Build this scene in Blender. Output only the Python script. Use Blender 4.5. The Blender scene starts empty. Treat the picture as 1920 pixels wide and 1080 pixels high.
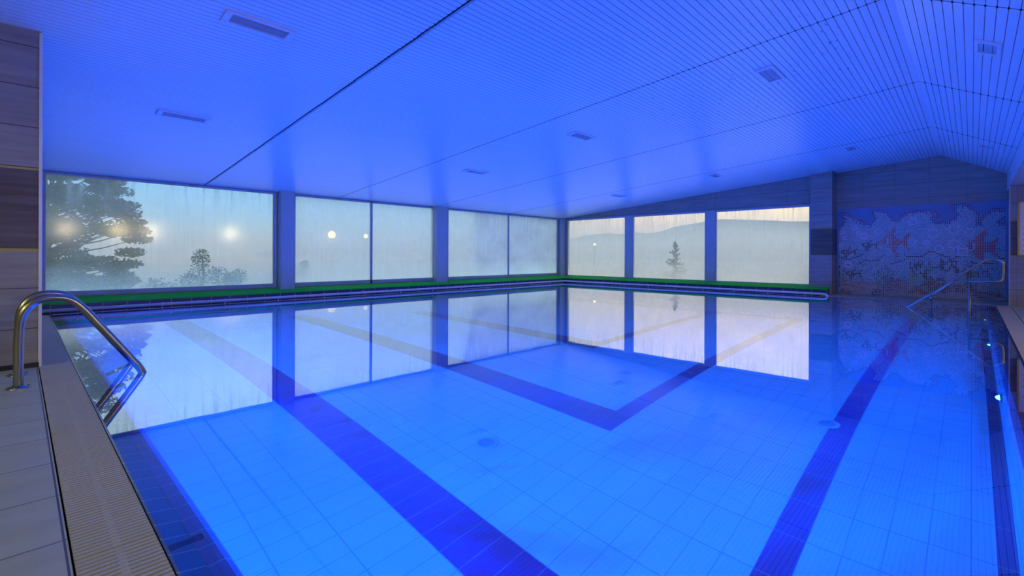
import bpy, bmesh, math, random
from mathutils import Vector, Matrix
random.seed(7)
SC = bpy.context.scene
COL = SC.collection
PI = math.pi

# ------------------------------------------------------------------ camera
CAM_H = 0.9
cam_data = bpy.data.cameras.new('camera')
cam_data.sensor_width = 36.0
cam_data.lens = 36.0 * 893.0 / 1920.0
cam_data.shift_y = -61.0 / 1920.0
cam_data.clip_start = 0.05
cam_data.clip_end = 1500
cam = bpy.data.objects.new('camera', cam_data)
COL.objects.link(cam)
_a, _r = math.radians(44.0), math.radians(0.22)
_ax = Vector((math.cos(_a), math.sin(_a), 0))
_rt = Vector((math.sin(_a), -math.cos(_a), 0))
_up = Vector((0, 0, 1))
_r2 = _rt * math.cos(_r) + _up * math.sin(_r)
_u2 = _up * math.cos(_r) - _rt * math.sin(_r)
_m = Matrix.Identity(4)
for _i in range(3):
    _m[_i][0], _m[_i][1], _m[_i][2] = _r2[_i], _u2[_i], -_ax[_i]
_m[2][3] = CAM_H
cam.matrix_world = _m
SC.camera = cam

# ------------------------------------------------------------------ exposure
SC.view_settings.view_transform = 'Standard'
SC.view_settings.look = 'None'
SC.view_settings.exposure = 0.0
SC.view_settings.gamma = 1.0
SC.cycles.use_denoising = True
SC.cycles.max_bounces = 12
SC.cycles.transparent_max_bounces = 16
SC.cycles.volume_bounces = 0
SC.cycles.sample_clamp_indirect = 6.0

# ------------------------------------------------------------------ world: misty dawn sky
world = bpy.data.worlds.new('world')
SC.world = world
world.use_nodes = True
wt = world.node_tree
wt.nodes.clear()


def wn(t, **k):
    n = wt.nodes.new(t)
    for a, b in k.items():
        setattr(n, a, b)
    return n


w_out = wn('ShaderNodeOutputWorld')
w_bg = wn('ShaderNodeBackground')
w_tc = wn('ShaderNodeTexCoord')
w_sep = wn('ShaderNodeSeparateXYZ')
wt.links.new(w_tc.outputs['Generated'], w_sep.inputs[0])
w_el = wn('ShaderNodeMapRange')                      # elevation
w_el.inputs[1].default_value = -0.02
w_el.inputs[2].default_value = 0.45
wt.links.new(w_sep.outputs['Z'], w_el.inputs[0])


def w_ramp(stops):
    n = wn('ShaderNodeValToRGB')
    e = n.color_ramp.elements
    while len(e) < len(stops):
        e.new(0.5)
    for i, (p, c) in enumerate(stops):
        e[i].position = p
        e[i].color = (c[0], c[1], c[2], 1)
    wt.links.new(w_el.outputs[0], n.inputs[0])
    return n


SKY_BLUE = w_ramp([(0.0, (.30, .60, .79)), (.17, (.21, .52, .80)), (.32, (.19, .51, .86)), (.55, (.52, .82, 1.02)), (1.0, (.9, 1.05, 1.2))])
SKY_CREAM = w_ramp([(0.0, (.42, .50, .55)), (.09, (.62, .60, .52)), (.19, (.98, .82, .52)), (.55, (.86, .86, .72)), (1.0, (1.2, 1.2, 1.15))])
w_az = wn('ShaderNodeMapRange')
w_az.inputs[1].default_value = 0.62
w_az.inputs[2].default_value = 0.90
wt.links.new(w_sep.outputs['X'], w_az.inputs[0])
w_mix = wn('ShaderNodeMix', data_type='RGBA')
wt.links.new(w_az.outputs[0], w_mix.inputs[0])
wt.links.new(SKY_BLUE.outputs[0], w_mix.inputs[6])
wt.links.new(SKY_CREAM.outputs[0], w_mix.inputs[7])
wt.links.new(w_mix.outputs[2], w_bg.inputs[0])
w_bg.inputs[1].default_value = 1.45
wt.links.new(w_bg.outputs[0], w_out.inputs[0])

# ------------------------------------------------------------------ lamp strengths
POOL_W = 610.0
POOL_RGB = (0.0, 0.096, 1.0)
WARM_W = 75.0
WARM_RGB = (1.0, 0.80, 0.48)
FILL_W = 60.0
FILL_RGB = (.93, 1.0, .38)

# ------------------------------------------------------------------ helpers
ROOT = {}


class MB:
    """collects shapes (world coordinates) and links them as one mesh object"""

    def __init__(self):
        self.v, self.f, self.m, self.s = [], [], [], []

    def face(self, pts, mi=0, sm=False):
        b = len(self.v)
        self.v += [tuple(p) for p in pts]
        self.f.append(tuple(range(b, b + len(pts))))
        self.m.append(mi)
        self.s.append(sm)

    def hexa(self, p, mi=0):
        """p: 4 bottom corners (counter-clockwise from above), 4 top corners"""
        b = len(self.v)
        self.v += [tuple(q) for q in p]
        for q in ((3, 2, 1, 0), (4, 5, 6, 7), (0, 1, 5, 4), (1, 2, 6, 5), (2, 3, 7, 6), (3, 0, 4, 7)):
            self.f.append(tuple(b + i for i in q))
            self.m.append(mi)
            self.s.append(False)

    def box(self, x0, x1, y0, y1, z0, z1, mi=0):
        self.hexa([(x0, y0, z0), (x1, y0, z0), (x1, y1, z0), (x0, y1, z0),
                   (x0, y0, z1), (x1, y0, z1), (x1, y1, z1), (x0, y1, z1)], mi)

    def tube(self, path, r, n=16, mi=0, caps=True, radii=None):
        path = [Vector(p) for p in path]
        rings = []
        prev = None
        for i, p in enumerate(path):
            if i == 0:
                t = path[1] - p
            elif i == len(path) - 1:
                t = p - path[i - 1]
            else:
                t = (path[i + 1] - p).normalized() + (p - path[i - 1]).normalized()
            t.normalize()
            if prev is None:
                ref = Vector((0, 0, 1)) if abs(t.z) < .9 else Vector((1, 0, 0))
                a = t.cross(ref).normalized()
            else:
                a = (prev - t * prev.dot(t)).normalized()
            prev = a
            bb = t.cross(a)
            rr = radii[i] if radii else r
            b = len(self.v)
            for k in range(n):
                an = 2 * PI * k / n
                self.v.append(tuple(p + (a * math.cos(an) + bb * math.sin(an)) * rr))
            rings.append(b)
        for a, b in zip(rings, rings[1:]):
            for k in range(n):
                k2 = (k + 1) % n
                self.f.append((a + k, a + k2, b + k2, b + k))
                self.m.append(mi)
                self.s.append(True)
        if caps:
            self.f.append(tuple(rings[0] + k for k in reversed(range(n))))
            self.f.append(tuple(rings[-1] + k for k in range(n)))
            self.m += [mi, mi]
            self.s += [False, False]

    def lathe(self, c, prof, axis=(0, 0, 1), n=24, mi=0):
        """prof: (radius, height along axis)"""
        c, ax = Vector(c), Vector(axis).normalized()
        ref = Vector((1, 0, 0)) if abs(ax.x) < .9 else Vector((0, 1, 0))
        a = ax.cross(ref).normalized()
        bb = ax.cross(a)
        rings = []
        for r, h in prof:
            b = len(self.v)
            for k in range(n):
                an = 2 * PI * k / n
                self.v.append(tuple(c + ax * h + (a * math.cos(an) + bb * math.sin(an)) * max(r, 1e-4)))
            rings.append(b)
        for a_, b_ in zip(rings, rings[1:]):
            for k in range(n):
                k2 = (k + 1) % n
                self.f.append((a_ + k, a_ + k2, b_ + k2, b_ + k))
                self.m.append(mi)
                self.s.append(True)

    def build(self, name, mats, parent=None, loc=None):
        if not isinstance(mats, (list, tuple)):
            mats = [mats]
        if parent is not None:
            off = ROOT[parent.name]
        elif loc is not None:
            off = Vector(loc)
        else:
            xs, ys, zs = zip(*self.v)
            off = Vector(((min(xs) + max(xs)) / 2, (min(ys) + max(ys)) / 2, min(zs)))
        me = bpy.data.meshes.new(name)
        me.from_pydata([(x - off.x, y - off.y, z - off.z) for x, y, z in self.v], [], self.f)
        for m in mats:
            me.materials.append(m)
        for p, mi, s in zip(me.polygons, self.m, self.s):
            p.material_index = mi
            p.use_smooth = s
        me.update()
        o = bpy.data.objects.new(name, me)
        COL.objects.link(o)
        ROOT[o.name] = off
        if parent is None:
            o.location = off
        else:
            o.parent = parent
        return o


def tag(o, label=None, cat=None, group=None, kind=None):
    if label:
        o['label'] = label
    if cat:
        o['category'] = cat
    if group:
        o['group'] = group
    if kind:
        o['kind'] = kind
    return o


def thing(name, loc, label, cat, group=None):
    o = bpy.data.objects.new(name, None)
    COL.objects.link(o)
    o.empty_display_size = .1
    o.location = loc
    ROOT[o.name] = Vector(loc)
    return tag(o, label, cat, group)


def struct(name, mb, mats, label=None, cat=None):
    return tag(mb.build(name, mats), label, cat, None, 'structure')


def copy_tree(o, parent=None):
    c = o.copy()
    COL.objects.link(c)
    ROOT[c.name] = ROOT[o.name]
    if parent is not None:
        c.parent = parent
    for ch in list(o.children):
        copy_tree(ch, c)
    return c


def smooth_path(pts, it=3):
    pts = [Vector(p) for p in pts]
    for _ in range(it):
        q = [pts[0]]
        for a, b in zip(pts, pts[1:]):
            q += [a * .75 + b * .25, a * .25 + b * .75]
        q.append(pts[-1])
        pts = q
    return pts


# ------------------------------------------------------------------ materials
class NT:
    def __init__(self, name):
        self.m = bpy.data.materials.new(name)
        self.m.use_nodes = True
        self.t = self.m.node_tree
        self.t.nodes.clear()
        self.out = self.n('ShaderNodeOutputMaterial')

    def n(self, t, **k):
        x = self.t.nodes.new(t)
        for a, b in k.items():
            setattr(x, a, b)
        return x

    def put(self, sock, v):
        if isinstance(v, bpy.types.NodeSocket):
            self.t.links.new(v, sock)
        elif isinstance(v, (tuple, list)) and len(v) == 3 and sock.type == 'RGBA':
            sock.default_value = (*v, 1)
        else:
            sock.default_value = v

    def math(self, op, a, b=0.0, c=0.0):
        x = self.n('ShaderNodeMath', operation=op)
        self.put(x.inputs[0], a)
        self.put(x.inputs[1], b)
        self.put(x.inputs[2], c)
        return x.outputs[0]

    def pos(self):
        g = self.n('ShaderNodeNewGeometry')
        s = self.n('ShaderNodeSeparateXYZ')
        self.t.links.new(g.outputs['Position'], s.inputs[0])
        return s.outputs[0], s.outputs[1], s.outputs[2]

    def vec(self, x, y, z):
        c = self.n('ShaderNodeCombineXYZ')
        for i, v in enumerate((x, y, z)):
            self.put(c.inputs[i], v)
        return c.outputs[0]

    def noise(self, v=None, scale=5.0, detail=4.0, rough=.55):
        x = self.n('ShaderNodeTexNoise')
        if v is not None:
            self.put(x.inputs['Vector'], v)
        x.inputs['Scale'].default_value = scale
        x.inputs['Detail'].default_value = detail
        x.inputs['Roughness'].default_value = rough
        return x.outputs['Fac']

    def mix(self, f, a, b):
        x = self.n('ShaderNodeMix', data_type='RGBA')
        self.put(x.inputs[0], f)
        self.put(x.inputs[6], a)
        self.put(x.inputs[7], b)
        return x.outputs[2]

    def rng(self, v, a, b, c=0.0, d=1.0):
        x = self.n('ShaderNodeMapRange')
        self.put(x.inputs[0], v)
        for i, k in enumerate((a, b, c, d)):
            x.inputs[i + 1].default_value = k
        return x.outputs[0]

    def band(self, v, a, b):
        return self.math('MULTIPLY', self.math('GREATER_THAN', v, a), self.math('LESS_THAN', v, b))

    def joint(self, v, step, off, w):
        """1 on the joint lines every step metres"""
        f = self.math('FRACT', self.math('DIVIDE', self.math('SUBTRACT', v, off), step))
        d = self.math('MINIMUM', f, self.math('SUBTRACT', 1.0, f))
        return self.math('LESS_THAN', d, w / step / 2)

    def bump(self, h, strength=.3, dist=.01):
        b = self.n('ShaderNodeBump')
        b.inputs['Strength'].default_value = strength
        b.inputs['Distance'].default_value = dist
        self.put(b.inputs['Height'], h)
        return b.outputs[0]

    def pbr(self, col, rough=.5, metal=0.0, normal=None, spec=.5, **k):
        p = self.n('ShaderNodeBsdfPrincipled')
        self.put(p.inputs['Base Color'], col)
        self.put(p.inputs['Roughness'], rough)
        p.inputs['Metallic'].default_value = metal
        p.inputs['Specular IOR Level'].default_value = spec
        if normal is not None:
            self.put(p.inputs['Normal'], normal)
        for a, b in k.items():
            self.put(p.inputs[a], b)
        return p.outputs[0]

    def done(self, sh, vol=None):
        if sh is not None:
            self.t.links.new(sh, self.out.inputs['Surface'])
        if vol is not None:
            self.t.links.new(vol, self.out.inputs['Volume'])
        return self.m


def plain(name, col, rough=.5, metal=0.0, var=.12, scale=8.0, spec=.5):
    t = NT(name)
    c = t.mix(t.rng(t.noise(scale=scale), .3, .7), tuple(x * (1 - var) for x in col), tuple(min(1, x * (1 + var)) for x in col))
    return t.done(t.pbr(c, rough, metal, spec=spec))


def emit(name, col, s):
    t = NT(name)
    e = t.n('ShaderNodeEmission')
    t.put(e.inputs[0], col)
    e.inputs[1].default_value = s
    return t.done(e.outputs[0])


def mat_travertine():
    t = NT('travertine_tile')
    x, y, z = t.pos()
    u = t.math('ADD', x, y)
    big = t.noise(t.vec(t.math('MULTIPLY', x, .8), t.math('MULTIPLY', y, .8), t.math('MULTIPLY', z, 9)), 2.2, 6, .62)
    row = t.n('ShaderNodeTexWhiteNoise', noise_dimensions='1D')
    t.put(row.inputs['W'], t.math('FLOOR', t.math('DIVIDE', z, .315)))
    pale = t.mix(t.rng(big, .3, .72), (.225, .205, .18), (.37, .345, .31))
    dark = t.mix(t.rng(big, .3, .72), (.055, .042, .032), (.14, .115, .09))
    pale = t.mix(t.math('MULTIPLY', row.outputs[0], .3), pale, (.21, .19, .165))
    c = t.mix(t.band(z, .93, 1.565), pale, dark)
    gold = t.math('ADD', t.band(z, .915, .94), t.band(z, 1.555, 1.58))
    c = t.mix(gold, c, (.42, .29, .05))
    jz = t.joint(z, .315, .0, .007)
    ju = t.joint(u, .59, .21, .006)
    j = t.math('MAXIMUM', jz, t.math('MULTIPLY', ju, .8))
    c = t.mix(j, c, (.06, .055, .05))
    b = t.bump(t.math('SUBTRACT', t.math('MULTIPLY', big, .3), j), .25, .004)
    return t.done(t.pbr(c, .42, 0, b))


def mat_pool_floor():
    t = NT('pool_floor_tile')
    x, y, z = t.pos()
    jx = t.joint(x, .336, 2.24, .008)
    jy = t.joint(y, .1577, .63, .005)
    j = t.math('MAXIMUM', jx, jy)
    B = t.band
    lanes = [t.math('MULTIPLY', B(x, 1.568, 1.904), B(y, .0, 9.2)),
             t.math('MULTIPLY', B(y, .630, .788), B(x, 1.0, 12.3)),
             t.math('MULTIPLY', B(x, 3.248, 3.584), B(y, 2.05, 8.6)),
             t.math('MULTIPLY', B(y, 2.05, 2.2075), B(x, 3.248, 9.3)),
             t.math('MULTIPLY', B(x, 5.10, 5.436), B(y, 3.47, 7.6)),
             t.math('MULTIPLY', B(y, 3.47, 3.63), B(x, 5.10, 9.3)),
             t.math('MULTIPLY', B(x, 9.13, 9.3), B(y, 2.05, 8.6)),
             t.math('LESS_THAN', y, -.092)]
    ln = lanes[0]
    for q in lanes[1:]:
        ln = t.math('MAXIMUM', ln, q)
    cell = t.n('ShaderNodeTexWhiteNoise', noise_dimensions='2D')
    t.put(cell.inputs['Vector'], t.vec(t.math('FLOOR', t.math('DIVIDE', t.math('SUBTRACT', x, 2.24), .336)),
                                       t.math('FLOOR', t.math('DIVIDE', t.math('SUBTRACT', y, .63), .1577)), 0))
    white = t.mix(cell.outputs[0], (.70, .76, .78), (.76, .81, .83))
    navy = t.mix(cell.outputs[0], (.30, .012, .15), (.34, .016, .18))
    c = t.mix(ln, white, navy)
    jc = t.mix(ln, (.34, .33, .42), (.46, .3, .36))
    c = t.mix(t.math('MULTIPLY', j, .75), c, jc)
    return t.done(t.pbr(c, .6, spec=.2))


def mat_lip(axis, nm, ca, cb):
    t = NT(nm + '_lip_tile_' + axis)
    x, y, z = t.pos()
    a = y if axis == 'y' else x
    b_ = x if axis == 'y' else y
    j = t.joint(a, .112, .04, .005)
    fine = t.joint(b_, .011, .0, .004)
    fine2 = t.joint(a, .011, .0, .003)
    c = t.mix(t.noise(scale=14), ca, cb)
    c = t.mix(t.math('MULTIPLY', t.math('MAXIMUM', fine, fine2), .45), c, (.02, .02, .05))
    c = t.mix(j, c, (.42, .36, .38))
    return t.done(t.pbr(c, .3, normal=t.bump(t.math('SUBTRACT', 1.0, fine), .25, .003)))


def mat_curb_tile():
    t = NT('navy_curb_tile')
    x, y, z = t.pos()
    j = t.joint(t.math('SUBTRACT', x, y), .30, .0, .008)
    c = t.mix(t.noise(scale=6), (.03, .055, .17), (.045, .08, .23))
    c = t.mix(j, c, (.35, .4, .5))
    return t.done(t.pbr(c, .25))


def mat_deck():
    t = NT('deck_tile')
    x, y, z = t.pos()
    n = t.noise(t.vec(t.math('MULTIPLY', x, 1.0), t.math('MULTIPLY', y, 2.5), z), 3.0, 6, .6)
    c = t.mix(t.rng(n, .3, .7), (.37, .38, .22), (.46, .47, .29))
    j = t.math('MAXIMUM', t.joint(y, .394, 2.03, .006), t.joint(x, .6, -.5, .006))
    c = t.mix(j, c, (.09, .085, .075))
    return t.done(t.pbr(c, .45, normal=t.bump(t.math('SUBTRACT', 1.0, j), .3, .003)))


def mat_turf():
    t = NT('artificial_turf')
    n = t.noise(scale=160, detail=2)
    c = t.mix(t.rng(n, .35, .65), (.02, .48, .025), (.05, .74, .06))
    return t.done(t.pbr(c, .9, normal=t.bump(n, .9, .01), spec=.1))


def mat_ceiling():
    t = NT('white_pvc_plank')
    x, y, z = t.pos()
    n = t.noise(t.vec(t.math('MULTIPLY', x, .35), t.math('MULTIPLY', y, 4.0), z), 2.0, 3)
    c = t.mix(t.rng(n, .35, .65), (.66, .77, .84), (.69, .80, .87))
    # peeled and mouldy patches along some planks
    p = t.noise(t.vec(t.math('MULTIPLY', x, 9.0), t.math('MULTIPLY', y, 26.0), 0.0), 1.0, 4, .7)
    reg = t.noise(t.vec(t.math('MULTIPLY', x, .55), t.math('MULTIPLY', y, .9), 3.0), 1.0, 2)
    zone = t.math('MULTIPLY', t.band(y, .9, 3.3), t.band(x, 4.4, 8.4))
    spot = t.math('MULTIPLY', t.math('MULTIPLY', t.math('GREATER_THAN', p, .64), t.math('GREATER_THAN', reg, .45)), zone)
    c = t.mix(t.math('MULTIPLY', spot, .8), c, (.10, .10, .12))
    return t.done(t.pbr(c, t.rng(n, .2, .8, .29, .33), spec=.62))


def mat_glass(name, lo, hi, seed, tint):
    """condensation-fogged pane: clear glass with milky runs of water"""
    t = NT(name)
    x, y, z = t.pos()
    u = t.math('ADD', x, y)
    streak = t.noise(t.vec(t.math('MULTIPLY', u, 16.0), seed, t.math('MULTIPLY', z, .9)), 1.0, 4, .6)
    cloud = t.noise(t.vec(u, seed + 3.0, z), 1.3, 3)
    drops = t.noise(t.vec(t.math('MULTIPLY', u, 60.0), seed, t.math('MULTIPLY', z, 60.0)), 1.0, 2)
    top = t.rng(z, 1.55, 2.15, .0, .30)
    bot = t.rng(z, .75, .25, .0, .42)
    f = t.math('ADD', t.math('MULTIPLY', t.rng(streak, .5, .75), t.math('ADD', top, .05)), t.math('MULTIPLY', bot, t.rng(drops, .3, .7, .55, 1.1)))
    f = t.math('ADD', f, t.rng(cloud, .35, .7, lo, hi))
    fac = t.n('ShaderNodeClamp')
    t.put(fac.inputs[0], f)
    fac.inputs[2].default_value = .92
    tr = t.n('ShaderNodeBsdfTransparent')
    gl = t.n('ShaderNodeBsdfGlossy')
    gl.inputs['Roughness'].default_value = .12
    fr = t.n('ShaderNodeFresnel')
    fr.inputs[0].default_value = 1.5
    m1 = t.n('ShaderNodeMixShader')
    t.put(m1.inputs[0], fr.outputs[0])
    t.t.links.new(tr.outputs[0], m1.inputs[1])
    t.t.links.new(gl.outputs[0], m1.inputs[2])
    tl = t.n('ShaderNodeBsdfTranslucent')
    t.put(tl.inputs[0], tint)
    df = t.n('ShaderNodeBsdfDiffuse')
    t.put(df.inputs[0], (.85, .88, .9))
    m0 = t.n('ShaderNodeMixShader')
    m0.inputs[0].default_value = .12
    t.t.links.new(tl.outputs[0], m0.inputs[1])
    t.t.links.new(df.outputs[0], m0.inputs[2])
    m2 = t.n('ShaderNodeMixShader')
    t.put(m2.inputs[0], fac.outputs[0])
    t.t.links.new(m1.outputs[0], m2.inputs[1])
    t.t.links.new(m0.outputs[0], m2.inputs[2])
    return t.done(m2.outputs[0])


def mat_water():
    t = NT('pool_water')
    x, y, z = t.pos()
    n1 = t.noise(t.vec(x, y, 0.0), 2.2, 2)
    bump = t.bump(n1, .012, .02)
    rf = t.n('ShaderNodeBsdfRefraction')
    t.put(rf.inputs['Color'], (.62, .93, 1.0))
    rf.inputs['Roughness'].default_value = 0
    rf.inputs['IOR'].default_value = 1.333
    t.put(rf.inputs['Normal'], bump)
    gl = t.n('ShaderNodeBsdfGlossy')
    gl.inputs['Roughness'].default_value = 0
    t.put(gl.inputs['Normal'], bump)
    lw = t.n('ShaderNodeLayerWeight')
    lw.inputs[0].default_value = .5
    f = t.math('MULTIPLY', t.math('POWER', lw.outputs['Facing'], 2.5), 1.22)
    f = t.math('MINIMUM', f, .97)
    m = t.n('ShaderNodeMixShader')
    t.put(m.inputs[0], f)
    t.t.links.new(rf.outputs[0], m.inputs[1])
    t.t.links.new(gl.outputs[0], m.inputs[2])
    return t.done(m.outputs[0])


def mat_leaf(name, a, b):
    t = NT(name)
    c = t.mix(t.rng(t.noise(scale=2.5), .3, .7), a, b)
    d = t.n('ShaderNodeBsdfDiffuse')
    t.put(d.inputs[0], c)
    s = t.n('ShaderNodeBsdfTranslucent')
    t.put(s.inputs[0], c)
    m = t.n('ShaderNodeMixShader')
    m.inputs[0].default_value = .3
    t.t.links.new(d.outputs[0], m.inputs[1])
    t.t.links.new(s.outputs[0], m.inputs[2])
    return t.done(m.outputs[0])


M_TRAV = mat_travertine()
M_FLOOR = mat_pool_floor()
M_LIPY = [mat_lip('y', 'navy', (.022, .030, .060), (.032, .042, .080)), mat_lip('y', 'violet', (.20, .03, .34), (.26, .04, .42))]  # violet roll has the underwater lamp glow put into its tile colour
M_LIPX = [mat_lip('x', 'navy', (.022, .030, .060), (.032, .042, .080)), mat_lip('x', 'violet', (.20, .03, .34), (.26, .04, .42))]
M_CURB = mat_curb_tile()
M_DECK = mat_deck()
M_TURF = mat_turf()
M_CEIL = mat_ceiling()
M_WATER = mat_water()
M_ALU = plain('grey_aluminium_frame', (.36, .42, .46), .45, .0)
M_COLUMN = plain('grey_painted_column', (.42, .45, .43), .5, var=.05)
M_WHITE = plain('white_plaster', (.75, .75, .74), .7)
M_SOFFIT = plain('beige_soffit', (.52, .45, .36), .6)
M_STEEL = plain('brushed_steel', (.34, .32, .28), .24, 1.0, .06, 20)
M_PIPE = plain('pale_grey_pipe', (.74, .78, .80), .25)
M_DARK = plain('dark_gap', (.012, .013, .016), .8)
M_SKIRT = plain('black_skirting', (.02, .02, .02), .4)
M_GRATE = plain('beige_grating_plastic', (.47, .44, .27), .55, var=.15, scale=40)
M_COMB = plain('white_grating_plastic', (.62, .64, .66), .5)
M_VENT = plain('white_vent_metal', (.74, .76, .80), .45)
M_GOLD = plain('gold_frame', (.50, .35, .08), .35, .6)
M_PAPER = plain('white_poster_paper', (.78, .76, .80), .5, var=.03)
M_INK = plain('poster_ink', (.03, .03, .05), .6)
M_LENS = emit('blue_pool_lamp_lens', (.12, .48, 1.0), 26.0)
M_LENS2 = emit('dim_pool_lamp_lens', (.02, .22, 1.0), 1.2)
M_WARMLENS = emit('warm_lamp_shade', (1.0, .62, .16), 26.0)
M_GLOWGLOBE = emit('warm_glow_globe', (1.0, .74, .26), 4.5)
M_POOLWALL = plain('white_pool_wall_tile', (.66, .74, .78), .4)
M_BARK = plain('bark', (.07, .055, .045), .9)
M_GROUND = plain('misty_meadow', (.30, .36, .34), .95, var=.3, scale=.8)
M_HILL = plain('wooded_hill', (.035, .05, .045), .95, var=.4, scale=.2)

# ------------------------------------------------------------------ dimensions (metres, water surface is z = 0)
XA, XB = .31, 12.55          # pool edges along the left wall
YA, YB = -.315, 9.68
WALL_Y = 10.4                # long window wall
WALL_X = 13.39               # far window wall
RIDGE_Y, RIDGE_Z, SL, SR = .48, 3.08, .0887, .52
DEPTH = 1.35


def ceil_z(y):
    return RIDGE_Z - SL * (y - RIDGE_Y) if y > RIDGE_Y else RIDGE_Z + SR * (y - RIDGE_Y)


# ------------------------------------------------------------------ pool basin
prof = [(0, -.06), (0, .004), (.02, -.004), (.070, -.020), (.080, -.034), (.092, -.030), (.105, -.024), (.122, -.025), (.138, -.042), (.15, -.080)]


def ring(o, z):
    return [(XA + o, YA + o, z), (XB - o, YA + o, z), (XB - o, YB - o, z), (XA + o, YB - o, z)]


for side, nm, mt, lab in ((3, 'pool_lip_left', M_LIPY, 'left'), (0, 'pool_lip_right', M_LIPX, 'right'),
                          (1, 'pool_lip_back', M_LIPY, 'far'), (2, 'pool_lip_window_side', M_LIPX, 'window')):
    mb = MB()
    for (o0, z0), (o1, z1) in zip(prof, prof[1:]):
        a, b = ring(o0, z0), ring(o1, z1)
        i, j = side, (side + 1) % 4
        mb.face([a[i], a[j], b[j], b[i]], 1 if o0 > .075 else 0, False)
    o = struct('trim_%d' % (20 + side), mb, mt, 'navy tiled pool edge lip along the %s side' % lab, 'pool edge')
mb = MB()
a, b = ring(.15, -.08), ring(.15, -DEPTH)
for i in range(4):
    j = (i + 1) % 4
    mb.face([a[i], a[j], b[j], b[i]], 0)
mb.face(b, 1)
tag(mb.build('pool_basin', [M_POOLWALL, M_FLOOR]), 'tiled pool basin with white floor tiles and navy lane stripes', 'pool', None, 'structure')

mb = MB()
mb.face([(XA + .001, YA + .001, 0), (XB - .001, YA + .001, 0), (XB - .001, YB - .001, 0), (XA + .001, YB - .001, 0)])
tag(mb.build('pool_water', M_WATER), 'still clear blue-lit water filling the pool', 'water', None, 'stuff')

# ------------------------------------------------------------------ floor (deck around the pool)
mb = MB()
mb.box(-3.0, .108, -3.2, 5.35, -.25, .008)
mb.box(.098, 13.9, -3.2, -.515, -.25, .008)
mb.box(XB + .10, 13.75, -.515, 2.5, -.25, .004)
mb.box(-.2, 13.45, 9.93, 10.5, -.25, -.01)
mb.box(12.9, 13.75, 2.4, 10.4, -.25, -.01)
struct('floor', mb, M_DECK, 'grey-beige tiled pool deck', 'floor')
mb = MB()                                            # concrete bed under the gratings
mb.box(.108, .118, -.5, 9.9, -.25, -.02)
mb.box(.118, XA, -.5, 9.9, -.25, -.035)
mb.box(XA, XB, -.515, YA, -.25, -.035)
mb.box(XA, 12.9, YB, 9.93, -.25, -.03)
mb.box(XB, 12.9, -.515, 9.93, -.25, -.03)
struct('trim_1', mb, M_DARK, 'dark overflow gutter channel around the pool', 'gutter')

# ------------------------------------------------------------------ overflow grating, left side: sections with cross slats
gr = thing('overflow_grate', (.21, 5.0, 0), 'beige ribbed plastic overflow grating running along the left pool edge', 'grating')
y = -.3
SEG = .345
y = 1.87 - 6 * SEG
while y < 9.62:
    y1 = min(y + SEG - .004, 9.66)
    mb = MB()
    k = 0
    yy = y + .004
    while yy + .014 < y1:
        mb.box(.114, .304, yy, yy + .014, -.016, .010)
        yy += .0228
    mb.box(.203, .222, y, y1, -.018, .0085)
    mb.box(.114, .124, y, y1, -.018, .004)
    mb.box(.296, .304, y, y1, -.018, .004)
    mb.build('grate_section', M_GRATE, gr)
    y += SEG

gr2 = thing('overflow_grate', (6.4, -.415, 0), 'pale overflow grating running along the right pool edge', 'grating')
x = .7
while x < 12.5:
    x1 = min(x + .596, XB)
    mb = MB()
    xx = x + .004
    while xx + .016 < x1:
        mb.box(xx, xx + .016, -.500, YA - .01, -.016, .008)
        xx += .023
    mb.box(x, x1, -.415, -.40, -.018, .007)
    mb.box(x, x1, -.505, -.495, -.018, .006)
    mb.build('grate_section', M_GRATE, gr2)
    x += .6


def comb(name, label, along, p0, p1, q0, q1):
    g = thing(name, ((p0 + p1) / 2, q0, 0) if along == 'x' else (q0, (p0 + p1) / 2, 0), label, 'grating')
    mb = MB()
    t = p0
    while t < p1:
        if along == 'x':
            mb.box(t, t + .022, q0, q1, -.012, .006)
        else:
            mb.box(q0, q1, t, t + .022, -.012, .006)
        t += .045
    mb.build('teeth', M_COMB, g)
    mb = MB()
    if along == 'x':
        mb.box(p0, p1, q1 - .03, q1, -.028, .004)
    else:
        mb.box(q1 - .03, q1, p0, p1, -.028, .004)
    mb.build('spine', M_COMB, g)


comb('overflow_grate', 'narrow white toothed grating below the long window wall', 'x', .35, 12.5, YB + .01, YB + .085)
comb('overflow_grate', 'narrow white toothed grating below the three far windows', 'y', 2.45, 9.6, XB + .01, XB + .065)
comb('overflow_grate', 'narrow white toothed grating in front of the mosaic mural', 'y', -.30, 2.30, XB + .01, XB + .10)

# ------------------------------------------------------------------ curbs, turf, pipe
mb = MB()
mb.box(-.2, 13.36, 9.93, 10.42, -.03, .13)
struct('trim_2', mb, M_CURB, 'navy tiled curb under the long window wall', 'curb')
mb = MB()
mb.box(12.9, 13.42, 2.40, 9.928, -.03, .125)
struct('trim_3', mb, M_CURB, 'navy tiled curb under the far windows', 'curb')


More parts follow.
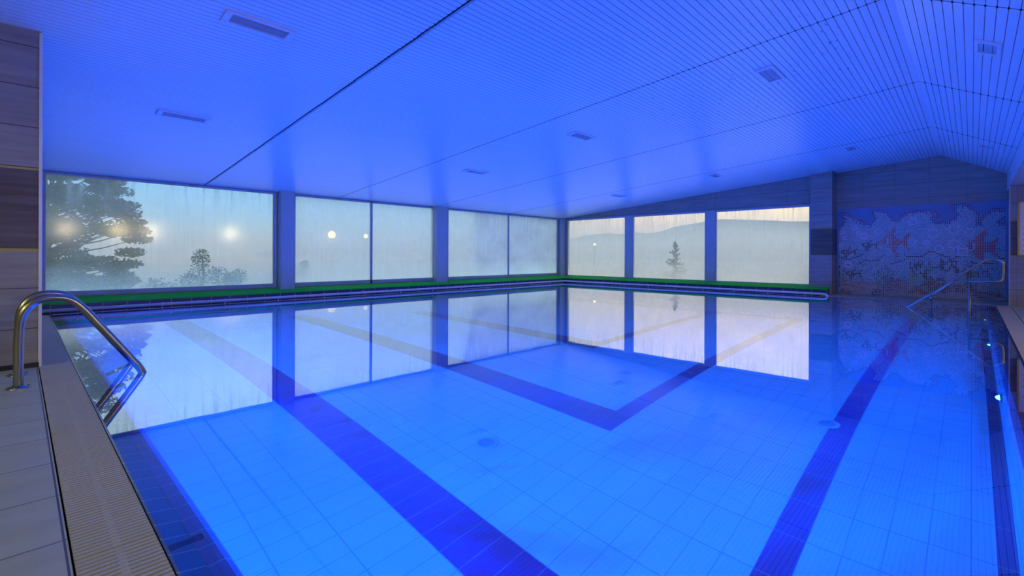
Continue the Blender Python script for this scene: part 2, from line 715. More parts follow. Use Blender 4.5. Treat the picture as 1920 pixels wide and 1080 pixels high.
def turf(name, label, x0, x1, y0, y1, along):
    mb = MB()
    nx, ny = (220, 8) if along == 'x' else (8, 180)
    P, Q = {}, {}
    for i in range(nx + 1):
        for j in range(ny + 1):
            f = j / ny if along == 'x' else i / nx
            x, y = x0 + (x1 - x0) * i / nx, y0 + (y1 - y0) * j / ny
            h = .146 + .062 * f + .003 * random.random()
            P[i, j] = (x, y, h)
            Q[i, j] = (x, y, .132)
    for i in range(nx):
        for j in range(ny):
            mb.face([P[i, j], P[i + 1, j], P[i + 1, j + 1], P[i, j + 1]])
    for i in range(nx):
        for j in (0, ny):
            mb.face([Q[i, j], Q[i + 1, j], P[i + 1, j], P[i, j]])
    for j in range(ny):
        for i in (0, nx):
            mb.face([Q[i, j], Q[i, j + 1], P[i, j + 1], P[i, j]])
    mb.box(x0, x1, y0, y1, .131, .133)
    return tag(mb.build(name, M_TURF), label, 'artificial grass')


turf('artificial_turf', 'green artificial grass strip on the curb below the long window wall', .13, 13.33, 9.915, 10.36, 'x')
turf('artificial_turf', 'green artificial grass strip on the curb below the three far windows', 12.885, 13.35, 2.395, 9.90, 'y')

pr = thing('edge_pipe', (12.65, 9.8, 0), 'long pale blue-grey pipe running along both curbs and bent at the corner', 'pipe')
mb = MB()
path = [(.14, 9.8, .057), (12.57, 9.8, .055), (12.63, 9.78, .055), (12.65, 9.72, .055), (12.65, 2.44, .055), (12.645, 2.37, .045), (12.62, 2.335, .02), (12.60, 2.33, -.04)]
mb.tube(path, .026, 16)
mb.build('pipe', M_PIPE, pr)
for i in range(13):
    x = .75 + i * .93
    mb = MB()
    mb.tube([(x, 9.8, .03), (x, 9.79, .0), (x, 9.77, -.03)], .008, 8)
    mb.tube([(x - .012, 9.8, .057), (x + .012, 9.8, .057)], .031, 16)
    mb.build('bracket', M_COMB, pr)
for i in range(9):
    y = 9.1 - i * .79
    mb = MB()
    mb.tube([(12.65, y, .03), (12.64, y, .0), (12.62, y, -.03)], .008, 8)
    mb.tube([(12.65, y - .012, .055), (12.65, y + .012, .055)], .031, 16)
    mb.build('bracket', M_COMB, pr)

# ------------------------------------------------------------------ ceiling of narrow planks
mb = MB()
X0, X1 = -3.0, 13.9
PW, GAP, GD = .0602, .006, .010


def plank_run(ya, yb):
    n = max(1, round(abs(yb - ya) / PW))
    for i in range(n):
        a = ya + (yb - ya) * i / n
        b = ya + (yb - ya) * (i + 1) / n
        g = GAP * (1 if yb > ya else -1)
        za, zb, zc = ceil_z(a), ceil_z(b - g), ceil_z(b)
        mb.face([(X0, a, za), (X1, a, za), (X1, b - g, zb), (X0, b - g, zb)], 0)
        m_ = b - g / 2
        mb.face([(X0, b - g, zb), (X1, b - g, zb), (X1, m_, ceil_z(m_) + GD), (X0, m_, ceil_z(m_) + GD)], 1)
        mb.face([(X0, m_, ceil_z(m_) + GD), (X1, m_, ceil_z(m_) + GD), (X1, b, zc), (X0, b, zc)], 1)


plank_run(RIDGE_Y, WALL_Y + .05)
plank_run(RIDGE_Y, -.5)
zf = ceil_z(-.5)
mb.face([(X0, -.5, zf), (X1, -.5, zf), (X1, -.5, 2.215), (X0, -.5, 2.215)], 0)
t_ = NT('plank_groove')
M_GROOVE = t_.done(t_.pbr((.48, .48, .54), .6))
struct('ceiling', mb, [M_CEIL, M_GROOVE], 'white plank ceiling glowing blue, sloping up to a ridge', 'ceiling')
mb = MB()                                            # roof deck above, keeps daylight out
mb.box(-3.2, 14.0, RIDGE_Y, 10.6, 3.25, 3.35)
mb.box(-3.2, 14.0, -3.4, RIDGE_Y, 3.25, 3.35)
struct('ceiling_roof', mb, M_WHITE, 'roof slab above the ceiling', 'roof')
mb = MB()
mb.box(-3.0, 12.75, -3.2, -.505, 2.215, 2.26)
struct('ceiling_soffit', mb, M_SOFFIT, 'low beige soffit over the right deck', 'ceiling')

# joints between the plank runs
for i, (sx, w, mt) in enumerate(((2.42, .013, M_DARK), (5.05, .006, M_DARK), (7.75, .006, M_DARK), (10.60, .006, M_DARK))):
    mb = MB()
    ys = [RIDGE_Y + (WALL_Y - RIDGE_Y) * k / 60 for k in range(61)]
    for a, b in zip(ys, ys[1:]):
        wa = sx + (random.uniform(-.004, .004) if i == 0 else 0)
        mb.hexa([(wa - w / 2, a, ceil_z(a) - .002), (wa + w / 2, a, ceil_z(a) - .002), (wa + w / 2, b, ceil_z(b) - .002), (wa - w / 2, b, ceil_z(b) - .002),
                 (wa - w / 2, a, ceil_z(a) + .006), (wa + w / 2, a, ceil_z(a) + .006), (wa + w / 2, b, ceil_z(b) + .006), (wa - w / 2, b, ceil_z(b) + .006)], 0)
        if i == 0:
            x0, x1 = sx + .012, sx + .032
            mb.hexa([(x0, a, ceil_z(a) - .004), (x1, a, ceil_z(a) - .004), (x1, b, ceil_z(b) - .004), (x0, b, ceil_z(b) - .004),
                     (x0, a, ceil_z(a) + .004), (x1, a, ceil_z(a) + .004), (x1, b, ceil_z(b) + .004), (x0, b, ceil_z(b) + .004)], 1)
    a, b = -.5, RIDGE_Y
    mb.hexa([(sx - w / 2, a, ceil_z(a) - .002), (sx + w / 2, a, ceil_z(a) - .002), (sx + w / 2, b, ceil_z(b) - .002), (sx - w / 2, b, ceil_z(b) - .002),
             (sx - w / 2, a, ceil_z(a) + .006), (sx + w / 2, a, ceil_z(a) + .006), (sx + w / 2, b, ceil_z(b) + .006), (sx - w / 2, b, ceil_z(b) + .006)], 0)
    # dark notches where each groove crosses the joint
    n = int((WALL_Y + .05 - RIDGE_Y) / PW)
    for k in range(n):
        b = RIDGE_Y + (WALL_Y + .05 - RIDGE_Y) * (k + 1) / round((WALL_Y + .05 - RIDGE_Y) / PW)
        mb.box(sx - .011, sx + .011, b - .009, b + .003, ceil_z(b) - .0015, ceil_z(b) + .006)
    for k in range(1, 17):
        b = RIDGE_Y - .98 * k / 16
        mb.box(sx - .011, sx + .011, b - .003, b + .009, ceil_z(b) - .004, ceil_z(b) + .006)
    struct('trim_%d' % (4 + i), mb, [mt, M_ALU], 'dark joint line number %d across the ceiling planks' % (i + 1), 'ceiling joint')

# ------------------------------------------------------------------ ceiling vents


def make_vent(L, W, label):
    v = thing('ceiling_vent', (0, 0, 0), label, 'vent', 'ceiling vents')
    mb = MB()
    fr = .026
    for (x0, x1, y0, y1) in ((-L / 2, L / 2, -W / 2, -W / 2 + fr), (-L / 2, L / 2, W / 2 - fr, W / 2),
                             (-L / 2, -L / 2 + .05, -W / 2 + fr, W / 2 - fr), (L / 2 - .05, L / 2, -W / 2 + fr, W / 2 - fr)):
        mb.box(x0, x1, y0, y1, -.016, -.001)
    for sx in (-1, 1):
        for sy in (-1, 1):
            mb.lathe((sx * (L / 2 - .025), sy * (W / 2 - .02), -.016), [(.006, 0), (.005, -.003), (0, -.004)], n=8)
    mb.build('frame', M_VENT, v)
    mb = MB()
    mb.box(-L / 2 + .02, L / 2 - .02, -W / 2 + .015, W / 2 - .015, .0005, .004)
    mb.build('backing', M_DARK, v)
    n = 7
    for k in range(n):
        y = -W / 2 + fr + (W - 2 * fr) * (k + .5) / n
        mb = MB()
        mb.hexa([(-L / 2 + .05, y - .006, -.014), (L / 2 - .05, y - .006, -.014), (L / 2 - .05, y - .004, -.014), (-L / 2 + .05, y - .004, -.014),
                 (-L / 2 + .05, y + .003, -.001), (L / 2 - .05, y + .003, -.001), (L / 2 - .05, y + .005, -.001), (-L / 2 + .05, y + .005, -.001)])
        mb.build('slat', M_VENT, v)
    return v


VENTS = [(1.35, 4.155, 'long slatted vent at upper left of the ceiling, the one closest to the camera'),
         (1.35, 6.69, 'narrow vent in the ceiling above the tree window at far left'),
         (5.99, 4.31, 'vent in mid ceiling with a violet opening, above the middle of the pool'),
         (6.11, 6.88, 'small flat vent in the ceiling above the middle window pair'),
         (5.94, 1.655, 'slatted vent near the scuffed planks at upper right of the ceiling'),
         (11.04, 1.665, 'small vent above the tiled pillar beside the mosaic mural'),
         (11.02, 4.23, 'small vent in the ceiling above the rightmost far window'),
         (11.2, 6.83, 'tiny vent at the far end of the ceiling above the leftmost far window')]
vent0 = None
for i, (x, y, lab) in enumerate(VENTS):
    if vent0 is None:
        vent0 = make_vent(.52, .19, lab)
        v = vent0
    else:
        v = copy_tree(vent0)
        v['label'] = lab
    v.location = (x, y, ceil_z(y))
    v.rotation_euler = (-math.atan(SL), 0, 0)
vr = make_vent(.36, .19, 'square slatted vent on the steep right slope, nearest the top right corner')
vr.location = (6.02, -.10, ceil_z(-.10))
vr.rotation_euler = (math.atan(SR), 0, 0)
v = copy_tree(vr)
v['label'] = 'small slatted vent on the steep right slope, above the mosaic mural'
v.location = (11.15, -.16, ceil_z(-.16))
v.rotation_euler = (math.atan(SR), 0, 0)

# ------------------------------------------------------------------ long window wall (left of the photo)
PZ0, PZ1 = .30, 2.15
A_PANES = [(.288, 3.655), (4.10, 5.868), (5.918, 7.71), (8.23, 10.58), (10.63, 13.01)]


def prism_y(mb, x0, x1, y0, y1, z0, dz=.02, mi=0):
    """box whose top follows the ceiling"""
    a, b = ceil_z(y0) + dz, ceil_z(y1) + dz
    mb.hexa([(x0, y0, z0), (x1, y0, z0), (x1, y1, z0), (x0, y1, z0), (x0, y0, a), (x1, y0, a), (x1, y1, b), (x0, y1, b)], mi)


mb = MB()
mb.box(-.2, 13.39, 10.42, 10.56, -.03, .225)
mb.box(-.2, 13.39, 10.42, 10.56, 2.185, 2.30)
for x0, x1 in ((-.2, .235), (3.72, 4.05), (7.76, 8.18), (13.07, 13.39)):
    mb.box(x0, x1, 10.42, 10.56, .225, 2.185)
struct('wall_left', mb, M_COLUMN, 'long window wall on the left', 'wall')
GL = [mat_glass('fogged_glass_clearer', .06, .16, 1.3, (.66, .88, 1.0)), mat_glass('fogged_glass', .28, .42, 4.1, (.86, .97, 1.0)), mat_glass('fogged_glass_far', .08, .20, 6.2, (.98, .95, .86))]


def window_y(n, x0, x1, glass, label):
    """pane in the long wall"""
    mb = MB()
    y0, y1 = 10.385, 10.44
    b = .045
    mb.box(x0 - b, x1 + b, y0, y1, PZ0 - .075, PZ0)
    mb.box(x0 - b, x1 + b, y0, y1, PZ1, PZ1 + .035)
    mb.box(x0 - b if n != 3 and n != 5 else x0 - .024, x0, y0, y1, PZ0, PZ1)
    mb.box(x1, x1 + b if n != 2 and n != 4 else x1 + .024, y0, y1, PZ0, PZ1)
    fr = struct('window_%d' % n, mb, M_ALU, label, 'window')
    g = MB()
    g.box(x0 - .008, x1 + .008, 10.405, 10.413, PZ0 - .008, PZ1 + .008)
    g.build('pane', glass, fr)


WL = ['wide fogged window at far left with a tree showing through', 'fogged pane just right of the first column', 'fogged pane just left of the second column',
      'fogged pane just right of the second column', 'fogged pane of the long wall next to the room corner']
for i, (x0, x1) in enumerate(A_PANES):
    window_y(i + 1, x0, x1, GL[0] if i == 0 else GL[1], WL[i])


def column(x0, x1, y0, y1, z0, label):
    mb = MB()
    c = .012
    z1 = ceil_z(y0) + .01
    pts = [(x0 + c, y0), (x1 - c, y0), (x1, y0 + c), (x1, y1), (x0, y1), (x0, y0 + c)]
    for (a, b), (d, e) in zip(pts, pts[1:] + pts[:1]):
        mb.face([(a, b, z0), (d, e, z0), (d, e, z1), (a, b, z1)])
    mb.box(x0 - .006, x1 + .006, y0 - .006, y1, z0, z0 + .05)
    o = mb.build('column', M_COLUMN)
    tag(o, label, 'column', None, 'structure')


column(3.735, 4.015, 10.2, 10.384, .185, 'grey column between the tree window and the middle windows')
column(7.695, 8.05, 10.2, 10.384, .185, 'grey column in the middle of the long window wall')
column(13.12, 13.38, 10.30, 10.41, .185, 'grey corner post where the two window walls meet')

# ------------------------------------------------------------------ far wall with three windows
BZ0, BZ1 = .225, 2.12
B_PANES = [(7.94, 10.205), (5.396, 7.64), (2.855, 5.076)]
mb = MB()
mb.box(13.42, 13.56, 2.70, 10.42, -.03, .155)
prism_y(mb, 13.39, 13.56, 2.70, 10.40, 2.17)
struct('wall_back', mb, M_TRAV, 'far wall of stone-look tiles above three windows', 'wall')
mb = MB()
for y0, y1 in ((5.126, 5.346), (7.69, 7.89)):
    mb.box(13.37, 13.55, y0, y1, .14, 2.17)
mb.box(13.40, 13.55, 2.70, 2.80, .14, 2.17)
mb.box(13.40, 13.55, 10.26, 10.41, .14, 2.17)
struct('wall_back_post', mb, M_COLUMN, 'grey posts between the far windows', 'post')
BL = ['leftmost of the three far windows, next to the room corner', 'middle far window with a faint conifer behind it', 'rightmost far window beside the tiled pillar']
for i, (y0, y1) in enumerate(B_PANES):
    mb = MB()
    b = .05
    x0, x1 = 13.375, 13.43
    mb.box(x0, x1, y0 - b, y1 + b, BZ0 - .07, BZ0)
    mb.box(x0, x1, y0 - b, y1 + b, BZ1, BZ1 + .05)
    mb.box(x0, x1, y0 - b, y0, BZ0, BZ1)
    mb.box(x0, x1, y1, y1 + b, BZ0, BZ1)
    fr = struct('window_%d' % (6 + i), mb, M_ALU, BL[i], 'window')
    g = MB()
    g.box(13.395, 13.403, y0 - .008, y1 + .008, BZ0 - .008, BZ1 + .008)
    g.build('pane', GL[2], fr)

# pillar and mural wall
mb = MB()
prism_y(mb, 13.2, 13.9, 2.355, 2.785, 0.0)
struct('wall_pillar', mb, M_TRAV, 'stone-tiled pillar between the far windows and the mosaic mural', 'pillar')
mb = MB()
prism_y(mb, 13.7, 13.9, RIDGE_Y, 2.36, 0.0)
prism_y(mb, 13.7, 13.9, -.62, RIDGE_Y, 0.0)
struct('wall_mural', mb, M_TRAV, 'stone-tiled gable wall above the mosaic mural', 'wall')
# wall return on the right
mb = MB()
mb.box(12.6, 12.75, -3.2, -.495, 0.0, 2.225)
mb.box(12.75, 13.9, -.70, -.53, 0.0, 2.6)
struct('wall_back_right', mb, M_TRAV, 'stone-tiled wall return at the right edge', 'wall')
mb = MB()
mb.box(12.59, 12.604, -.505, -.486, 0.0, 2.46)
struct('trim_8', mb, M_ALU, 'pale metal corner strip of the right wall return', 'corner strip')

# near wall block at far left
mb = MB()
prism_y(mb, -3.0, .118, 5.3, 10.6, .0)
struct('wall_near', mb, M_TRAV, 'stone-tiled wall end at far left', 'wall')
mb = MB()
mb.box(-3.0, .112, 5.285, 5.302, .0, .045)
struct('baseboard_near', mb, M_SKIRT, 'black skirting strip at the foot of the left wall end', 'baseboard')
mb = MB()
mb.hexa([(.108, 5.288, 0), (.128, 5.288, 0), (.128, 5.32, 0), (.108, 5.32, 0), (.108, 5.288, 2.64), (.128, 5.288, 2.64), (.128, 5.32, 2.635), (.108, 5.32, 2.635)])
struct('trim_9', mb, M_WHITE, 'white corner strip on the left wall end', 'corner strip')
# walls behind the camera
mb = MB()
mb.box(-3.0, 12.75, -3.35, -3.2, 0, 2.3)
struct('wall_right', mb, M_TRAV, 'stone-tiled wall behind the right deck', 'wall')
mb = MB()
mb.box(-3.15, -3.0, -3.35, 10.6, 0, 3.2)
struct('wall_front', mb, M_TRAV, 'stone-tiled wall behind the camera', 'wall')

# ------------------------------------------------------------------ mosaic mural
# the picture is laid out on a grid of chips: column 0 at the left edge, row 0 at the top
CREST = [(-1, 3), (0, 2), (1, 1), (4, 1), (5, 2), (5, 3), (6, 3), (7, 4), (8, 5), (9, 5), (10, 6), (11, 6), (12, 7), (13, 7), (14, 8), (15, 9), (16, 9), (17, 10), (18, 9), (19, 8), (20, 7), (20, 4), (19, 3), (19, 2), (18, 1), (19, 0), (24, 0), (25, 1), (26, 2), (27, 3), (28, 4), (29, 5), (29, 6), (30, 7), (33, 7), (33, 6), (34, 5), (34, 4), (35, 4), (36, 3), (37, 3), (38, 2), (48, 2), (49, 3), (51, 3), (52, 4), (53, 5), (53, 6), (52, 7), (52, 6), (51, 6), (50, 7), (50, 8), (51, 9), (52, 10), (57, 10), (58, 9), (59, 8), (60, 7), (61, 6), (61, 4), (60, 3), (60, 2), (59, 1), (59, 0), (57, 0), (58, 0), (59, -1), (65, -1), (66, 0), (67, 0), (67, 1), (68, 2), (69, 3), (70, 4), (71, 5), (71, 8), (72, 8), (73, 7), (74, 6), (74, 5), (75, 5), (76, 4), (77, 3), (82, 3), (83, 4), (83, 5), (83, 7), (82, 8), (81, 9), (80, 10), (80, 11), (81, 12), (82, 12), (83, 11)]
CREST = [(c, r + 1) for c, r in CREST]
CURL = [(-1, 4), (0, 4), (1, 5), (2, 5), (2, 6), (3, 7), (2, 8), (2, 9), (1, 10), (1, 11), (0, 12), (-1, 12)]
NC, NR = 83, 60
CELLS = {}
RM = random.Random(4)


def put(c, r, ch):
    if 0 <= c < NC and 0 <= r < NR:
        CELLS[c, r] = ch


def stroke(pts, ch):
    for a, b in zip(pts, pts[1:]):
        n = max(abs(a[0] - b[0]), abs(a[1] - b[1]), 1)
        for i in range(n + 1):
            put(round(a[0] + (b[0] - a[0]) * i / n), round(a[1] + (b[1] - a[1]) * i / n), ch)


def within(pl, x, y):
    res = False
    for (x1, y1), (x2, y2) in zip(pl, pl[1:] + pl[:1]):
        if (y1 > y) != (y2 > y) and x < (x2 - x1) * (y - y1) / (y2 - y1) + x1:
            res = not res
    return res


def patch(pl, pick):
    for r in range(NR):
        for c in range(NC):
            if within(pl, c + .01, r + .01):
                put(c, r, pick(c, r))
    for a, b in zip(pl, pl[1:] + pl[:1]):
        n = max(abs(a[0] - b[0]), abs(a[1] - b[1]), 1)
        for i in range(n + 1):
            c, r = round(a[0] + (b[0] - a[0]) * i / n), round(a[1] + (b[1] - a[1]) * i / n)
            put(c, r, pick(c, r))


def water_tone(c, r):
    u = RM.random()
    if RM.random() < max(0, (r - 20) / 40) * .5:
        return 'c' if RM.random() < .6 else 'd'
    return 'a' if u < .55 else 'b' if u < .8 else 'c'


sea = CURL[::-1] + CREST + [(NC, CREST[-1][1]), (NC, NR), (-1, NR), (-1, CURL[-1][1])]
for r in range(NR):
    for c in range(NC):
        if within(sea, c + .01, r + .01):
            put(c, r, water_tone(c, r))
stroke(CREST, 'K')
stroke(CURL, 'K')
for (c, r) in [q for q in CELLS if CELLS[q] == 'K']:
    for dc, dr, pr_ in ((0, 1, .9), (1, 0, .5), (-1, 0, .5), (0, 2, .35)):
        if CELLS.get((c + dc, r + dr), 'x') in 'abcd' and RM.random() < pr_:
            put(c + dc, r + dr, 'N')
stroke([(71, 9), (71, 13)], 'K')
stroke([(70, 10), (70, 14)], 'N')
stroke([(72, 10), (72, 14)], 'N')
# sea bed and rocks
bed = [(-1, 49), (3, 50), (11, 51), (21, 52), (25, 52), (38, 51), (46, 53), (54, 51), (64, 50), (84, 48)]
for c in range(NC):
    for (x1, y1), (x2, y2) in zip(bed, bed[1:]):
        if x1 <= c < x2:
            r0 = round(y1 + (y2 - y1) * (c - x1) / (x2 - x1))
            for r in range(r0, NR):
                u = RM.random()
                put(c, r, 's' if u < .55 else 't' if u < .85 else 'e')
                if r - r0 < 2 and u < .3:
                    put(c, r, 'e')
for cx, cy, rx, ry, chs in ((31, 55, 7, 8, 'etttmmk'), (52, 55, 7, 8, 'tmmekk'), (43, 56, 5, 4, 'tmmek'), (4, 53, 5, 4, 'etm'), (3, 59, 4, 3, 'tmk'), (22, 58, 4, 3, 'tmk'), (65, 54, 6, 4, 'tmkk'), (75, 57, 6, 3, 'kktm')):
    for r in range(cy - ry - 1, cy + 2):
        for c in range(cx - rx - 1, cx + rx + 2):
            if ((c - cx) / rx) ** 2 + ((r - cy) / ry) ** 2 < 1 + RM.uniform(-.15, .15):
                put(c, r, RM.choice(chs))
for i in range(3):
    for j in range(2):
        put(76 + i, 57 + j, 'O')
# fish
F1 = [(23, 23), (27, 18), (31, 14), (30, 19), (32, 21), (34, 23), (37, 19), (38, 18), (37, 22), (37, 26), (38, 29), (37, 27), (35, 24), (34, 24), (32, 26), (31, 29), (32, 33), (29, 28), (26, 26)]
patch(F1, lambda c, r: 'O' if c < 30 else 'R' if RM.random() < .75 else 'O')
F2 = [(66, 26), (69, 23), (72, 19), (74, 17), (73, 23), (74, 25), (76, 25), (79, 22), (78, 27), (78, 31), (80, 33), (76, 30), (74, 29), (73, 31), (73, 35), (70, 33), (68, 29)]
patch(F2, lambda c, r: 'R')
for c, r in ((26, 23), (68, 27)):
    stroke([(c, r - 1), (c, r + 1)], 'K')
    stroke([(c + 1, r - 2), (c + 1, r + 1)], 'W')
    put(c, r + 2, 'W')
SPR = ['......#....', '.....##...#', '..####...#.', '.##.######.', '..#####..#.', '...###...#.', '...##.....#', '....#......']
for c0, r0 in ((12, 22), (0, 27), (3, 42)):
    for j, l in enumerate(SPR):
        for i, ch in enumerate(l):
            if ch == '#':
                put(c0 + i, r0 + j, 'k')
    put(c0 + 3, r0 + 3, 'W')
for s in ([(-1, 34), (2, 34)], [(2, 35), (7, 35), (8, 34), (9, 34), (10, 33), (13, 32)], [(12, 38), (14, 36), (22, 36), (23, 34), (25, 32)], [(29, 38), (32, 37), (34, 36), (36, 35)], [(36, 32), (37, 33), (45, 33), (46, 32), (48, 30), (51, 30), (52, 31), (54, 32), (57, 33)], [(51, 40), (53, 39), (55, 39), (56, 38), (58, 36), (61, 36)], [(68, 36), (69, 37), (77, 37)], [(81, 34), (83, 34)]):
    stroke(s, 'K')
# air bubbles
for c0, r0, rr in ((40, 10, 2), (50, 18, 2.6), (60, 16, 2.6), (67, 18, 2.2), (60, 25, 2.6), (64, 30, 2.4), (53, 28, 2), (40, 23, 1.6), (22, 16, 1.6), (14, 19, 1.7), (11, 17, 1), (9, 13, 1), (3, 20, 1), (2, 16, 1.2), (1, 25, 1.2), (5, 39, 1.7), (47, 24, 1)):
    for r in range(r0 - 4, r0 + 5):
        for c in range(c0 - 4, c0 + 5):
            if abs(math.hypot(c - c0, r - r0) - rr) < .55 and CELLS.get((c, r), 'x') in 'abcd':
                put(c, r, 'W')
# weeds
for c0, r0, c1, r1, n, chs in ((20, 39, 30, 52, 26, 'kkgg'), (22, 40, 25, 56, 14, 'gg'), (39, 37, 49, 47, 34, 'kk'), (45, 42, 47, 52, 12, 'gk'), (54, 33, 62, 42, 30, 'kk'), (64, 39, 77, 48, 34, 'kkg'), (0, 40, 3, 49, 10, 'gk'), (38, 44, 43, 50, 14, 'G'), (49, 36, 50, 43, 6, 'g')):
    for _ in range(n):
        c, r = RM.randint(c0, c1), RM.randint(r0, r1)
        for k in range(RM.choice((1, 2, 3))):
            put(c, r + k, RM.choice(chs))
MP, MY0, MZ0 = .0335, 2.30, 2.0335
MX = 13.7
CH = {'a': (.22, .40, .50), 'b': (.30, .50, .54), 'c': (.12, .30, .42), 'd': (.06, .20, .30), 'K': (.010, .008, .045), 'k': (.010, .014, .02),
      'N': (.03, .035, .26), 'W': (.60, .58, .74), 'R': (.42, .018, .03), 'O': (.48, .15, .09), 's': (.40, .36, .29), 't': (.28, .22, .17),
      'e': (.34, .19, .13), 'm': (.15, .06, .05), 'g': (.06, .22, .09), 'G': (.20, .42, .10)}
mural = thing('mosaic_mural', (13.69, .9, .02), 'glass mosaic mural of fish under curling waves on the gable wall', 'mural')
mb = MB()
mb.box(MX - .012, MX - .001, -.60, 2.345, .02, 2.035)
mb.build('backing_panel', plain('blue_mural_panel', (.10, .22, .42), .3, var=.06), mural)
keys = list(CH)
mats = [plain('mosaic_chip_' + {'K': 'ink', 'k': 'black', 'N': 'navy', 'W': 'white', 'R': 'red', 'O': 'orange', 'G': 'lime'}.get(k, 'tone_' + k), CH[k], .25, var=.2, scale=60) for k in keys]
mats.append(plain('mosaic_grout', (.42, .46, .50), .7))
mb = MB()
for c in range(NC):
    for r in range(NR):
        ch = CELLS.get((c, r))
        if ch is None:
            continue
        ya, yb = MY0 - c * MP, MY0 - (c + 1) * MP
        zb, za = MZ0 - r * MP, MZ0 - (r + 1) * MP
        x = MX - .0125
        mb.face([(x, ya, za), (x, yb, za), (x, yb, zb), (x, ya, zb)], len(keys))
        e = .0044
        x2 = x - .003
        A = [(x, ya - e, za + e), (x, yb + e, za + e), (x, yb + e, zb - e), (x, ya - e, zb - e)]
        B = [(x2, p[1], p[2]) for p in A]
        mi = keys.index(ch)
        mb.face(B, mi)
        for i in range(4):
            j = (i + 1) % 4
            mb.face([A[i], A[j], B[j], B[i]], mi)
mb.build('mosaic_chips', mats, mural)

# ------------------------------------------------------------------ poster on the wall return
ps = thing('framed_poster', (12.598, -.88, .926), 'gold framed white poster of printed lines on the right wall return', 'poster')
PY0, PY1, PZa, PZb = -1.18, -.592, .926, 1.91
mb = MB()
for (y0, y1, z0, z1) in ((PY1 - .024, PY1, PZa, PZb), (PY0, PY0 + .024, PZa, PZb), (PY0, PY1, PZa, PZa + .02), (PY0, PY1, PZb - .02, PZb)):
    mb.box(12.565, 12.599, y0, y1, z0, z1)
mb.build('frame', M_GOLD, ps)
mb = MB()
mb.box(12.588, 12.596, PY0 + .01, PY1 - .01, PZa + .01, PZb - .01)
mb.build('sheet', M_PAPER, ps)
mb = MB()
z = 1.60
mb.box(12.586, 12.5885, -1.05, -.672, 1.600, 1.625)
for k in range(14):
    z = 1.43 - k * .034
    mb.box(12.586, 12.5885, -1.12 + .06 * random.random(), -.655 - .012 * (k % 3), z, z + .007)
mb.build('printed_lines', M_INK, ps)

# ------------------------------------------------------------------ ladder grab rails, left


def grab_rail(y, label):
    t = thing('pool_grab_rail', (.0, y, .008), label, 'grab rail', 'ladder grab rails')
    pts = [(.0, y, .008), (.0, y, .37), (.012, y, .50), (.075, y, .585), (.165, y, .602), (.255, y, .585), (.325, y, .510), (.40, y, .395), (.585, y, .120), (.665, y, -.002), (.655, y, -.06), (.60, y, -.17), (.48, y, -.40)]
    mb = MB()
    mb.tube(smooth_path(pts, 3), .0255, 20)
    mb.build('tube', M_STEEL, t)
    mb = MB()
    mb.lathe((.0, y, .008), [(.06, 0), (.06, .006), (.05, .012), (.03, .016), (.027, .022), (.026, .022)], n=28)
    fl = mb.build('base_flange', M_STEEL, t)
    for k in range(3):
        an = k * 2 * PI / 3 + .1
        mb = MB()
        mb.lathe((.0 + .05 * math.cos(an), y + .05 * math.sin(an), .018), [(.008, 0), (.008, .005), (.004, .008), (0, .008)], n=10)
        mb.build('bolt', M_STEEL, fl)
    return t


grab_rail(4.54, 'nearer curved steel ladder rail at the left pool edge, in front')
grab_rail(5.03, 'farther curved steel ladder rail, close beside the left wall end')

# ------------------------------------------------------------------ stair handrail, right
hr = thing('stair_handrail', (11.1, .03, -1.35), 'steel stair handrail with looped end in front of the mosaic mural', 'handrail')
X = 11.1
mb = MB()
pts = [(X, 1.35, -.37), (X, .842, .006), (X, .45, .297), (X, -.10, .805), (X, -.19, .868), (X, -.30, .870), (X, -.365, .835), (X, -.375, .76), (X, -.375, .60), (X, -.36, .515), (X, -.29, .497), (X, .03, .495)]
pp = [Vector(p) for p in pts]
mb.tube([pp[0], pp[1], pp[2]] + smooth_path(pp[2:], 2)[1:], .0205, 16)
mb.build('rail', M_STEEL, hr)
for y, zt in ((.515, .238), (.03, .68)):
    mb = MB()
    mb.tube([(X, y, -1.35), (X, y, zt)], .0185, 14)
    mb.build('post', M_STEEL, hr)
mb = MB()
mb.lathe((X, .515, .19), [(.0205, -.02), (.025, -.02), (.025, .02), (.0205, .02)], n=16)
mb.build('collar', M_STEEL, hr)

# ------------------------------------------------------------------ floor drains
DR = [(2.461, 2.639, 'round floor drain left of centre, between the two lane stripes'), (4.411, .813, 'round floor drain beside the right lane stripe'),
      (4.481, 2.656, 'round floor drain inside the corner of the angled lane stripe')]
d0 = None
for x, y, lab in DR:
    if d0 is None:
        d0 = thing('floor_drain', (x, y, -DEPTH), lab, 'drain', 'pool floor drains')
        mb = MB()
        mb.lathe((x, y, -DEPTH + .0005), [(.085, 0), (.085, .006), (.075, .011), (.060, .011), (.058, .004)], n=28)
        mb.build('ring', plain('drain_ring', (.50, .56, .60), .4), d0)
        mb = MB()
        mb.lathe((x, y, -DEPTH + .004), [(.058, 0), (.0, .0005)], n=24)
        mb.build('dark_cup', plain('drain_cup', (.16, .20, .26), .6), d0)
        mb = MB()
        for k in range(-2, 3):
            h = math.sqrt(max(0, .055 ** 2 - (k * .02) ** 2))
            mb.box(x + k * .02 - .005, x + k * .02 + .005, y - h, y + h, -DEPTH + .006, -DEPTH + .010)
        mb.build('cover_bars', plain('drain_bars', (.40, .46, .52), .4), d0)
        d = d0
    else:
        d = copy_tree(d0)
        d['label'] = lab
    d.location = (x, y, -DEPTH)

# ------------------------------------------------------------------ underwater lamps
LZ = -.60


